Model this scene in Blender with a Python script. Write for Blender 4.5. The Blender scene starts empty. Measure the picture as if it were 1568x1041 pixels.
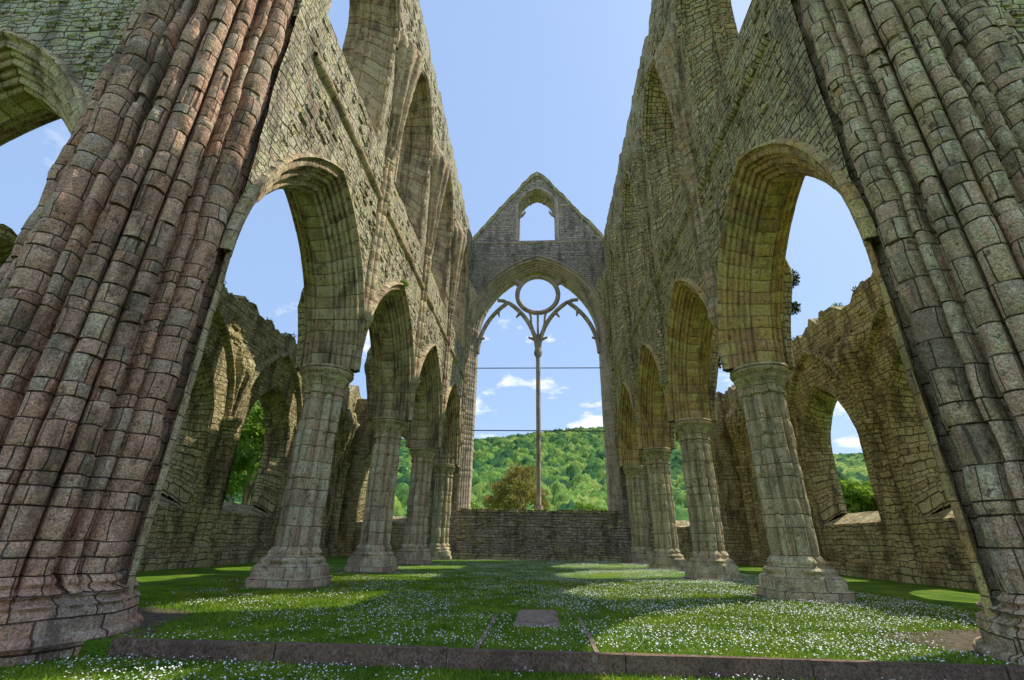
import bpy, math, random
import numpy as np
from mathutils import Matrix, Vector, noise
random.seed(7); rng=np.random.default_rng(7)
scn=bpy.context.scene
W=5.65; T=1.5; B=5.68; Y1=11.69; Y0=Y1-B; HC=5.14; YE=29.7; YG=30.6
XF=W-T/2   # nave face of the arcade wall
XA=12.0    # aisle wall inner face
CPX,CPY=6.1,5.7
# ------------------------------------------------------------------ camera
yaw,pit,rol,foc,cx,ch=0.0610,0.4036,0.0181,718.43,0.029,1.0247
f0=Vector((-math.sin(yaw),math.cos(yaw),0)); r0=Vector((math.cos(yaw),math.sin(yaw),0)); z0=Vector((0,0,1))
fw=f0*math.cos(pit)+z0*math.sin(pit); up=z0*math.cos(pit)-f0*math.sin(pit)
rr=r0*math.cos(rol)+up*math.sin(rol); uu=up*math.cos(rol)-r0*math.sin(rol)
cd=bpy.data.cameras.new('camera'); cam=bpy.data.objects.new('camera',cd); scn.collection.objects.link(cam)
cd.sensor_width=36; cd.lens=foc/1568*36; cd.clip_end=3000; cd.clip_start=0.05
m=Matrix.Identity(4)
for i in range(3): m[i][0]=rr[i]; m[i][1]=uu[i]; m[i][2]=-fw[i]
m[0][3]=cx; m[1][3]=0; m[2][3]=ch
cam.matrix_world=m; scn.camera=cam
# ------------------------------------------------------------------ node helpers
def newmat(name):
    mt=bpy.data.materials.new(name); mt.use_nodes=True; nt=mt.node_tree; nt.nodes.clear()
    out=nt.nodes.new('ShaderNodeOutputMaterial'); bs=nt.nodes.new('ShaderNodeBsdfPrincipled')
    nt.links.new(bs.outputs[0],out.inputs[0]); return mt,nt,bs
class N:
    def __init__(s,nt): s.nt=nt
    def n(s,t,**k):
        x=s.nt.nodes.new(t)
        for a,b in k.items(): setattr(x,a,b)
        return x
    def l(s,a,b): s.nt.links.new(a,b)
    def setin(s,sock,v):
        if hasattr(v,'is_linked') : s.l(v,sock)
        else: sock.default_value=v
    def math(s,op,a,b=0.0,c=0.0,clamp=False):
        x=s.n('ShaderNodeMath',operation=op,use_clamp=clamp)
        s.setin(x.inputs[0],a); s.setin(x.inputs[1],b); s.setin(x.inputs[2],c); return x.outputs[0]
    def noise(s,vec,scale,detail=4,rough=.55,dist=0):
        x=s.n('ShaderNodeTexNoise'); x.inputs['Scale'].default_value=scale; x.inputs['Detail'].default_value=detail
        x.inputs['Roughness'].default_value=rough; x.inputs['Distortion'].default_value=dist
        if vec is not None: s.l(vec,x.inputs['Vector'])
        return x
    def ramp(s,fac,stops,interp='LINEAR'):
        x=s.n('ShaderNodeValToRGB'); cr=x.color_ramp; cr.interpolation=interp
        while len(cr.elements)<len(stops): cr.elements.new(.5)
        for e,(p,c) in zip(cr.elements,stops):
            e.position=p; e.color=(c,c,c,1) if isinstance(c,(int,float)) else (*c,1)
        s.l(fac,x.inputs[0]); return x.outputs[0]
    def mix(s,fac,a,b,mode='MIX'):
        x=s.n('ShaderNodeMix',data_type='RGBA',blend_type=mode)
        s.setin(x.inputs[0],fac)
        for k,v in ((6,a),(7,b)):
            if hasattr(v,'is_linked'): s.l(v,x.inputs[k])
            else: x.inputs[k].default_value=(*v,1)
        return x.outputs[2]
GAIN=1.40; WARM=(1.07,1.0,.92)
def stone(name,pal,bw=.45,bh=.2,mortar=.014,mcol=(.16,.14,.11),dist=.03,bump=.03,moss=.35,stain=.55,mosscol=(.22,.19,.07),lich=.25,rowjit=.12,gain=1.0,rowvar=.55):
    mt,nt,bs=newmat(name); g=N(nt)
    pal=[tuple(min(.66,c*GAIN*gain*k_) for c,k_ in zip(p,WARM)) for p in pal]
    uv=g.n('ShaderNodeUVMap'); uv.uv_map='UVMap'
    tc=g.n('ShaderNodeTexCoord'); pos=tc.outputs['Object']
    sep=g.n('ShaderNodeSeparateXYZ'); g.l(uv.outputs[0],sep.inputs[0]); U=sep.outputs[0]; V=sep.outputs[1]
    if dist>0:
        n0=g.noise(uv.outputs[0],2.6,1); off=g.math('MULTIPLY',g.math('SUBTRACT',n0.outputs[0],.5),dist*2.4)
        V=g.math('ADD',V,off); U=g.math('SUBTRACT',U,off)
    if rowjit>0:
        cv=g.n('ShaderNodeCombineXYZ'); g.l(V,cv.inputs[1])
        n1=g.noise(cv.outputs[0],1.7,0)
        V=g.math('ADD',V,g.math('MULTIPLY',n1.outputs[0],rowjit*3))
    row=g.math('FLOOR',g.math('DIVIDE',V,bh)); wn=g.n('ShaderNodeTexWhiteNoise',noise_dimensions='1D'); g.l(row,wn.inputs['W'])
    U=g.math('MULTIPLY',U,g.math('ADD',1-rowvar*.5,g.math('MULTIPLY',wn.outputs[0],rowvar*1.4)))
    U=g.math('ADD',U,g.math('MULTIPLY',wn.outputs[0],37.0))
    cv2=g.n('ShaderNodeCombineXYZ'); g.l(U,cv2.inputs[0]); g.l(V,cv2.inputs[1])
    br=g.n('ShaderNodeTexBrick'); g.l(cv2.outputs[0],br.inputs['Vector'])
    br.offset=.43; br.offset_frequency=2; br.squash=.62; br.squash_frequency=3
    br.inputs['Color1'].default_value=(0,0,0,1); br.inputs['Color2'].default_value=(1,1,1,1); br.inputs['Mortar'].default_value=(.5,.5,.5,1)
    br.inputs['Scale'].default_value=1; br.inputs['Mortar Size'].default_value=mortar; br.inputs['Mortar Smooth'].default_value=.9
    br.inputs['Brick Width'].default_value=bw; br.inputs['Row Height'].default_value=bh; br.inputs['Bias'].default_value=0
    rnd=br.outputs['Color']; mor=br.outputs['Fac']
    n=len(pal); stops=[(i/(n-1),c) for i,c in enumerate(pal)]
    fine=g.noise(pos,8,4,.72)
    # patchy rather than strictly per-block colour
    big=g.noise(pos,.9,4,.7)
    f2=g.math('ADD',g.math('MULTIPLY',rnd,.72),g.math('MULTIPLY',g.math('SUBTRACT',fine.outputs[0],.5),1.0))
    f2=g.math('ADD',f2,g.math('MULTIPLY',g.math('SUBTRACT',big.outputs[0],.33),.8),clamp=True)
    col=g.ramp(f2,stops)
    gr=g.noise(pos,46,1,.7)
    col=g.mix(1.0,col,g.ramp(gr.outputs[0],[(.28,.5),(.72,1.42)]),'MULTIPLY')
    # rain streaks: stretched along the vertical
    mp=g.n('ShaderNodeMapping'); mp.inputs['Scale'].default_value=(1.5,1.5,.38); g.l(pos,mp.inputs[0])
    st=g.noise(mp.outputs[0],1.15,4,.7)
    col=g.mix(g.math('MULTIPLY',g.ramp(st.outputs[0],[(.50,0.0),(.62,1.0)]),stain),col,(.065,.05,.038))
    mo=g.noise(pos,1.6,3,.7)
    col=g.mix(g.math('MULTIPLY',g.ramp(mo.outputs[0],[(.5,0.0),(.62,1.0)]),moss),col,mosscol)
    col=g.mix(g.math('MULTIPLY',g.ramp(fine.outputs[0],[(.60,0.0),(.68,1.0)]),lich),col,(.62,.56,.45))
    col=g.mix(g.math('MULTIPLY',g.ramp(fine.outputs[0],[(.32,1.0),(.42,0.0)]),.75),col,(.05,.038,.028))
    col=g.mix(g.math('MULTIPLY',mor,.85),col,mcol)
    g.l(col,bs.inputs['Base Color']); bs.inputs['Roughness'].default_value=.92; bs.inputs['Specular IOR Level'].default_value=.15
    h=g.math('MULTIPLY',mor,-1.1)
    h=g.math('ADD',h,g.math('MULTIPLY',rnd,.6))
    h=g.math('ADD',h,g.math('MULTIPLY',fine.outputs[0],1.6))
    bp=g.n('ShaderNodeBump'); bp.inputs['Strength'].default_value=1; bp.inputs['Distance'].default_value=bump
    g.l(h,bp.inputs['Height']); g.l(bp.outputs[0],bs.inputs['Normal'])
    return mt
M_wall=stone('wall_rubble_stone',[(.17,.13,.085),(.43,.33,.19),(.53,.43,.27),(.29,.235,.17),(.60,.48,.30),(.31,.18,.12)],bw=.36,bh=.14,mortar=.017,dist=.08,bump=.06,moss=.06,stain=.55,mcol=(.12,.09,.06),gain=1.3)
M_wallR=stone('wall_rubble_stone_mossy',[(.16,.13,.08),(.38,.30,.16),(.47,.38,.21),(.25,.205,.13),(.52,.41,.24),(.28,.17,.11)],bw=.36,bh=.14,mortar=.017,dist=.08,bump=.06,moss=.2,stain=.5,mcol=(.09,.075,.05),gain=1.2)
M_red=stone('red_sandstone_blocks',[(.20,.13,.10),(.40,.24,.17),(.29,.20,.155),(.45,.30,.215),(.27,.22,.18),(.50,.37,.27)],bw=.42,bh=.3,mortar=.011,dist=.02,bump=.038,moss=.05,stain=.65,mcol=(.09,.065,.05),rowjit=0,lich=.25)
M_grey=stone('ochre_grey_sandstone_blocks',[(.20,.16,.095),(.42,.335,.20),(.29,.24,.16),(.51,.42,.27),(.38,.26,.18),(.44,.375,.25)],bw=.44,bh=.3,mortar=.011,dist=.02,bump=.038,moss=.25,stain=.55,mcol=(.09,.075,.05),rowjit=0,lich=.25)
M_pierL=stone('pier_sandstone_pink',[(.30,.20,.14),(.51,.35,.25),(.34,.26,.19),(.57,.42,.30),(.44,.25,.18)],bw=.5,bh=.3,mortar=.009,dist=.014,bump=.025,moss=.1,stain=.5,rowjit=0,gain=1.05)
M_pierR=stone('pier_sandstone_buff',[(.27,.235,.145),(.46,.39,.24),(.32,.285,.185),(.53,.44,.29),(.43,.29,.195)],bw=.5,bh=.3,mortar=.009,dist=.014,bump=.025,moss=.25,stain=.4,rowjit=0)
M_arch=stone('arch_moulding_stone',[(.22,.17,.11),(.42,.33,.21),(.50,.40,.27),(.31,.24,.17),(.46,.34,.23)],bw=.9,bh=.28,mortar=.010,dist=.014,bump=.024,moss=.06,stain=.65,rowjit=0)
M_archR=stone('arch_moulding_ochre',[(.22,.14,.07),(.46,.27,.11),(.52,.34,.15),(.30,.20,.11),(.40,.30,.16)],bw=.9,bh=.28,mortar=.010,dist=.014,bump=.024,moss=.1,stain=.5,rowjit=0,gain=1.2)
M_east=stone('east_wall_grey_stone',[(.17,.155,.13),(.34,.31,.26),(.24,.22,.18),(.41,.38,.31),(.30,.26,.20)],bw=.36,bh=.15,mortar=.016,dist=.06,bump=.055,moss=.1,stain=.5,mcol=(.10,.09,.07))
M_trac=stone('tracery_stone',[(.22,.20,.16),(.38,.34,.28),(.28,.25,.20)],bw=.6,bh=.5,mortar=.006,dist=.01,bump=.014,moss=.1,stain=.4,rowjit=0)
M_aisle=stone('aisle_wall_stone',[(.16,.14,.085),(.35,.30,.175),(.43,.37,.225),(.26,.23,.145)],bw=.4,bh=.16,mortar=.016,dist=.07,bump=.06,moss=.35,stain=.65,mcol=(.08,.068,.045),gain=1.15)
M_kerb=stone('kerb_stone',[(.13,.095,.075),(.19,.13,.10),(.16,.12,.10)],bw=1.8,bh=5,mortar=.0,dist=0,bump=.008,moss=.2,stain=.4,rowjit=0,gain=.7,rowvar=0)
M_slab=stone('ledger_stone',[(.20,.15,.12),(.27,.21,.17),(.24,.19,.16)],bw=9,bh=9,mortar=.0,dist=0,bump=.02,moss=.25,stain=.5,rowjit=0,gain=.85,rowvar=0)
# ------------------------------------------------------------------ mesh builder
root=bpy.data.objects.new('ruined_abbey',None); scn.collection.objects.link(root)
class MB:
    def __init__(s): s.v=[];s.f=[];s.uv=[];s.mi=[]
    def grid(s,P,UV,closed=False,mi=0):
        n=len(P); mm=len(P[0]); b=len(s.v)
        for row in P: s.v.extend([tuple(p) for p in row])
        for i in range(n-1):
            for j in range(mm-1):
                s.f.append((b+i*mm+j,b+i*mm+j+1,b+(i+1)*mm+j+1,b+(i+1)*mm+j))
                s.uv.extend((UV[i][j],UV[i][j+1],UV[i+1][j+1],UV[i+1][j])); s.mi.append(mi)
    def quad(s,pts,uvs,mi=0):
        b=len(s.v); s.v.extend(pts); s.f.append(tuple(range(b,b+len(pts)))); s.uv.extend(uvs); s.mi.append(mi)
    def box(s,c,d,mi=0,jit=0,rot=0):
        x,y,z=c; a,b2,c2=d[0]/2,d[1]/2,d[2]/2; P=[]
        for sx,sy,sz in ((-1,-1,-1),(1,-1,-1),(1,1,-1),(-1,1,-1),(-1,-1,1),(1,-1,1),(1,1,1),(-1,1,1)):
            px=sx*a+random.uniform(-jit,jit);py=sy*b2+random.uniform(-jit,jit);pz=sz*c2+random.uniform(-jit,jit)
            P.append((x+px*math.cos(rot)-py*math.sin(rot),y+px*math.sin(rot)+py*math.cos(rot),z+pz))
        for f in ((0,1,5,4),(1,2,6,5),(2,3,7,6),(3,0,4,7),(4,5,6,7),(3,2,1,0)):
            pts=[P[i] for i in f]
            ax=0 if f in ((0,1,5,4),(2,3,7,6)) else 1
            if f in ((4,5,6,7),(3,2,1,0)): uvs=[(p[0],p[1]) for p in pts]
            else: uvs=[(p[ax],p[2]) for p in pts]
            s.quad(pts,uvs,mi)
    def make(s,name,mats,parent=root,ang=40,smooth=True):
        me=bpy.data.meshes.new(name); me.from_pydata(s.v,[],s.f)
        ul=me.uv_layers.new(name='UVMap'); ul.data.foreach_set('uv',np.array(s.uv,dtype=np.float32).ravel())
        for mt in (mats if isinstance(mats,list) else [mats]): me.materials.append(mt)
        me.polygons.foreach_set('material_index',s.mi)
        if smooth:
            me.polygons.foreach_set('use_smooth',[True]*len(s.f)); me.set_sharp_from_angle(angle=math.radians(ang))
        me.update(); ob=bpy.data.objects.new(name,me); scn.collection.objects.link(ob)
        if parent: ob.parent=parent
        return ob
def nz(x,y,z=0.0): return noise.noise(Vector((x,y,z)))
# ------------------------------------------------------------------ polar piers
def polar(th,circles,core):
    r=core(th) if callable(core) else np.full_like(th,core)
    for rho,al,s in circles:
        d=rho*np.sin(th-al); ok=(np.abs(d)<s)&(np.cos(th-al)>0)
        t=np.where(ok,rho*np.cos(th-al)+np.sqrt(np.maximum(s*s-d*d,0)),0); r=np.maximum(r,t)
    return r
def pier(mb,cxy,prof,th,z0_,z1_,hh=.3,jit=.014,dent=.014,seg=.35,row0=0,mi=0,wear=.012,seed=0,vary=.5,chip=3.2):
    rs=random.Random(seed); z=z0_; rings=[]; k=row0; n=len(th)
    us=np.concatenate([[0],np.cumsum(np.hypot(np.diff(prof*np.cos(th)),np.diff(prof*np.sin(th))))])
    while z<z1_-1e-3:
        h=hh*(1+rs.uniform(-vary,vary)); 
        if z+h>z1_-.1: h=z1_-z
        off=np.zeros(n); j=0
        while j<n:
            w=int(rs.uniform(.5,1.5)*seg/ (us[-1]/n))+1; off[j:j+w]=rs.uniform(-jit,jit) if rs.random()>.07 else -jit*chip; j+=w
        off[-1]=off[0]
        g=.012; dn=dent*rs.uniform(.3,1.3)
        for zz,dr,v in ((z+g,0,.04),(z+h*.5,.003,.5),(z+h-g,0,.96),(z+h,-dn,1.0)):
            wv=np.array([wear*nz(math.cos(t)*2.2+cxy[0],math.sin(t)*2.2+cxy[1],zz*1.7)*2+wear*.5*nz(math.cos(t)*7+cxy[0],math.sin(t)*7+cxy[1],zz*5) for t in th[::4]])
            wv=np.interp(np.arange(n),np.arange(0,n,4),wv); wv[-1]=wv[0]
            r=prof+off+dr+wv
            rings.append((zz,r,(k+v)*.3))
        z+=h; k+=1
    P=[];UV=[]
    for zz,r,v in rings:
        P.append([(cxy[0]+a*math.cos(t),cxy[1]+a*math.sin(t),zz) for a,t in zip(r,th)])
        UV.append([(u,v) for u in us])
    mb.grid(P,UV,mi=mi)
def rings(mb,cxy,prof,th,lst,circ,mi=0,v0=0.04):
    P=[];UV=[]; us=th*prof.mean(); v=v0
    for i,(z,dr,bl) in enumerate(lst):
        r=prof*(1-bl)+circ(th)*bl+dr if callable(circ) else prof*(1-bl)+circ*bl+dr
        r=r+np.array([.016*nz(math.cos(t)*3+cxy[0],math.sin(t)*3+cxy[1],z*2)+.012*nz(math.cos(t)*9+cxy[0],math.sin(t)*9+cxy[1],z*6) for t in th]); r[-1]=r[0]
        P.append([(cxy[0]+a*math.cos(t),cxy[1]+a*math.sin(t),z) for a,t in zip(r,th)])
        if i: v+=max(.012,abs(z-lst[i-1][0])+abs(dr-lst[i-1][1])*.5)
        UV.append([(u,v) for u in us])
    mb.grid(P,UV,mi=mi)
th=np.linspace(-math.pi,math.pi,193)
pc=[]
for k in range(4): pc.append((.39,k*math.pi/2,.13))
for k in range(4): pc.append((.36,math.pi/4+k*math.pi/2,.105))
for k in range(8): pc.append((.315,math.pi/8+k*math.pi/4,.035))
P_arc=polar(th,pc,.28)
def chsq(R):
    return lambda t: np.minimum(R/np.maximum(np.abs(np.cos(t)),np.abs(np.sin(t))), R*1.32/(np.abs(np.cos(np.abs(t)%(math.pi/2)-math.pi/4))+1e-9)*.94)
def arcade_pier(x,y,mat,seed,name='arcade_pier'):
    mb=MB()
    oc=chsq(.66)
    rings(mb,(x,y),P_arc,th,[(-.1,.10,1),(.15,.10,1),(.17,.09,1),(.185,.02,1),(.38,.015,1),(.40,.0,1),(.42,-.03,1),(.47,-.06,.9),(.50,.02,.7),(.54,.05,.6),(.58,.02,.55),(.61,.0,.45),(.64,.0,.35),(.68,.04,.28),(.72,.05,.2),(.76,.03,.12),(.82,0,0)],oc)
    pier(mb,(x,y),P_arc,th,.82,HC-.72,hh=.40,jit=.007,dent=.007,seg=.45,seed=seed,wear=.018,chip=4)
    rings(mb,(x,y),P_arc,th,[(HC-.72,0,0),(HC-.70,.04,.1),(HC-.66,.045,.15),(HC-.62,.0,.1),(HC-.5,.0,.25),(HC-.38,.04,.5),(HC-.33,.10,.6),(HC-.29,.10,.7),(HC-.27,.04,.8),(HC-.22,.05,.9),(HC-.18,.13,.95),(HC-.13,.15,1),(HC-.10,.10,1),(HC-.07,.10,1),(HC-.04,.14,1),(HC,.12,1),(HC+.004,-.5,1)],.54)
    return mb.make(name,mat)
for k in range(4):
    arcade_pier(-W,Y1+k*B,M_pierL if k<3 else M_pierR,10+k)
    arcade_pier(W,Y1+k*B,M_pierR,20+k)
# crossing piers
th2=np.linspace(-math.pi,math.pi,577)
def loz(R,p=1.5): 
    return lambda t: R/(np.abs(np.cos(t))**p+np.abs(np.sin(t))**p)**(1/p)
cc=[]
cr=loz(1.09,1.75)
for k in range(24):
    a=k*math.pi/12; R=float(cr(np.array([a]))[0])
    s={0:.17,1:.055,2:.11,3:.14,4:.11,5:.055}[k%6]
    cc.append((R,a,s))
P_cr=polar(th2,cc,loz(.92,1.75))
def crossing_pier(x,y,mat,seed):
    mb=MB(); oc=loz(1.36,1.8)
    L=[(-.3,.12,1),(.04,.12,1),(.06,.10,1),(.08,.03,1),(.27,.02,1),(.30,.0,.95),(.33,.04,.85),(.36,.0,.7),(.39,.0,.55),(.42,.06,.5),(.45,.05,.45),(.47,.0,.35),(.50,.0,.2),(.53,.04,.15),(.56,.03,.1),(.60,0,0)]
    rings(mb,(x,y),P_cr,th2,L,oc,v0=.04)
    pier(mb,(x,y),P_cr,th2,.60,22,hh=.29,jit=.011,dent=.014,seg=.36,seed=seed,wear=.034,vary=.55,chip=3.8)
    return mb.make('crossing_pier',mat,ang=50)
crossing_pier(-CPX,CPY,M_red,1); crossing_pier(CPX,CPY,M_grey,2)
# ------------------------------------------------------------------ arches
def arch_curve(a,R,o,t):   # t in -1..1, 0 = apex
    c=R-a; pm=math.acos(c/(R+o)); ph=(1-abs(t))*pm
    u=c-(R+o)*math.cos(ph); z=(R+o)*math.sin(ph)
    return (u if t<0 else -u),z
def sweep(mb,tw,c,a,R,zs,prof,sill=None,sk=0,blk=.28,jit=.01,dent=.01,mi=0,seed=0,jleft=None):
    rs=random.Random(seed); cpm=math.acos((R-a)/R); L=R*cpm; pl=[0]
    for p,q in zip(prof,prof[1:]): pl.append(pl[-1]+math.hypot(p[0]-q[0],p[1]-q[1]))
    st=[]
    k=0
    def add(kind,p0,p1,n):
        nonlocal k
        for i in range(n):
            q0=p0+(p1-p0)*i/n;q1=p0+(p1-p0)*(i+1)/n; j=rs.uniform(-jit,jit)
            e=.04
            st.append((kind,q0+(q1-q0)*e,j,(k+.04)*.28)); st.append((kind,q0+(q1-q0)*.5,j,(k+.5)*.28)); st.append((kind,q0+(q1-q0)*(1-e),j,(k+.96)*.28))
            st.append((kind,q1,dent,(k+1)*.28)); k+=1
    base=sill if sill is not None else jleft
    if base is not None:
        nj=max(1,int((zs-base)/.32)); st.append(('J-',0,0,0)); add('J-',0,1,nj)
    else: st.append(('A',-1,0,0))
    add('A',-1,0,max(4,int(L/blk))); add('A',0,1,max(4,int(L/blk)))
    if sill is not None: add('J+',1,0,nj)
    P=[];UV=[]
    for kind,p,dr,v in st:
        row=[]
        for (w,o) in prof:
            if kind=='A': u,z=arch_curve(a,R,o+dr,p); z+=zs
            else:
                sl=base-sk*o; z=sl+(zs-sl)*p; u=(a+o+dr)*(-1 if kind=='J-' else 1)
            row.append(tw(c+u,w,z))
        P.append(row); UV.append([(x,v) for x in pl])
    mb.grid(P,UV,mi=mi)
def moulded(T_,omax,n=6,flat=.12,amp=.07,proud=.012):
    half=[]; h=T_/2
    half.append((-h-proud,omax+.02)); 
    N_=n*8
    for i in range(N_+1):
        s=i/N_; w=-h-proud+(h-flat)*s; o=omax*(1-s)
        sc=abs(math.sin(math.pi*s*n))*(1.2 if int(s*n)%2==0 else .75)
        half.append((w-amp*sc*.35,o-amp*sc))
    full=half+[(-w,o) for w,o in reversed(half)]
    return full
# ------------------------------------------------------------------ wall panels
def panel(mb,tw,u0,u1,zb,ztop,ops,w0,w1,step=.3,mi=0,rel=.025,caps=True,seed=0):
    for side,w in ((0,w0),(1,w1)):
        us=set(np.round(np.linspace(u0,u1,max(2,int((u1-u0)/step)+1)),4))
        for o in ops:
            for t in np.linspace(-1,1,33):
                uu_=arch_curve(o['a'],o['R'],o['of'][side],t)[0]+o['c']
                if u0<=uu_<=u1: us.add(round(uu_,4))
        us=sorted(us)
        def iv(o,u):
            oo=o['of'][side]; A=o['a']+oo; d=abs(u-o['c'])
            if d>A+1e-3: return None
            c=o['R']-o['a']; q=(o['R']+oo)**2-(min(d,A)+c)**2
            return (o['sill']-o.get('sk',0)*oo, o['zs']+math.sqrt(max(q,0)))
        for ua,ub in zip(us,us[1:]):
            um=(ua+ub)/2; act=[o for o in ops if abs(um-o['c'])<o['a']+o['of'][side]]
            act.sort(key=lambda o:o['sill'])
            ea=[zb];eb=[zb]
            for o in act:
                ia=iv(o,ua) or (o['sill']-o.get('sk',0)*o['of'][side],o['zs']); ib=iv(o,ub) or (o['sill']-o.get('sk',0)*o['of'][side],o['zs'])
                ea+=list(ia);eb+=list(ib)
            ea.append(ztop(ua));eb.append(ztop(ub))
            for q in range(0,len(ea),2):
                a0,a1,b0,b1=ea[q],ea[q+1],eb[q],eb[q+1]
                if max(a1-a0,b1-b0)<1e-3: continue
                nseg=max(1,int(max(a1-a0,b1-b0)/.3)); P=[];UV=[]
                for i in range(nseg+1):
                    f=i/nseg; za=a0+(a1-a0)*f; zc=b0+(b1-b0)*f
                    d1=rel*(nz(ua*1.9,za*1.9,seed)+nz(ua*.5,za*.5,seed+9)*1.5); d2=rel*(nz(ub*1.9,zc*1.9,seed)+nz(ub*.5,zc*.5,seed+9)*1.5)
                    P.append([tw(ua,w+d1,za),tw(ub,w+d2,zc)]); UV.append([(ua,za),(ub,zc)])
                mb.grid(P,UV,mi=mi)
        if side==0: tu=us
    if caps:
        P=[];UV=[]
        for u in tu:
            z=ztop(u); P.append([tw(u,w0,z),tw(u,(w0+w1)/2,z+.05+.12*nz(u*3,seed,3)),tw(u,w1,z)]); UV.append([(u,0),(u,abs(w1-w0)/2),(u,abs(w1-w0))])
        mb.grid(P,UV,mi=mi)
        for u in (u0,u1):
            z=ztop(u); mb.quad([tw(u,w0,zb),tw(u,w1,zb),tw(u,w1,z),tw(u,w0,z)],[(w0,zb),(w1,zb),(w1,z),(w0,z)],mi)
def rag(base,amp,f=1.3,seed=0,stepq=.09):
    def fn(u):
        z=base+amp*(nz(u*f,seed)+.5*nz(u*f*3,seed+5)+.22*nz(u*f*9,seed+7)); 
        return round(z/stepq)*stepq if stepq else z
    return fn
def studs(mb,tw,u0,u1,z0_,z1_,w,n,ops,seed,pr=.05,top=None):
    rs=random.Random(seed)
    for i in range(n):
        u=rs.uniform(u0,u1);z=rs.uniform(z0_,z1_); bad=False
        if top and z>min(top(u),top(u-.2),top(u+.2))-.25: continue
        for o in ops:
            d=abs(u-o['c']); A=o['a']+o['of'][0]+.35
            if d<A and o['sill']-o.get('sk',0)*o['of'][0]-.2<z:
                c=o['R']-o['a']
                if z<o['zs']+math.sqrt(max((o['R']+o['of'][0]+.35)**2-(d+c)**2,0)): bad=True
        if bad: continue
        du=rs.uniform(.12,.3);dz=rs.uniform(.05,.1);p=rs.uniform(.015,pr); j=lambda:rs.uniform(-.02,.02)
        f=[tw(u-du/2+j(),w-p+j()*.3,z-dz/2+j()),tw(u+du/2+j(),w-p+j()*.3,z-dz/2+j()),tw(u+du/2+j(),w-p+j()*.3,z+dz/2+j()),tw(u-du/2+j(),w-p+j()*.3,z+dz/2+j())]
        b=[tw(u-du/2-.02,w+.06,z-dz/2-.02),tw(u+du/2+.02,w+.06,z-dz/2-.02),tw(u+du/2+.02,w+.06,z+dz/2+.02),tw(u-du/2-.02,w+.06,z+dz/2+.02)]
        U0=rs.uniform(0,9);V0=round(rs.uniform(0,60))*.14+.02
        uvq=[(U0,V0),(U0+.2,V0),(U0+.2,V0+.09),(U0,V0+.09)]
        mb.quad(f,uvq)
        for q in range(4):
            r_=(q+1)%4; mb.quad([f[q],f[r_],b[r_],b[q]],[uvq[q],uvq[r_],uvq[r_],uvq[q]])
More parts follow.
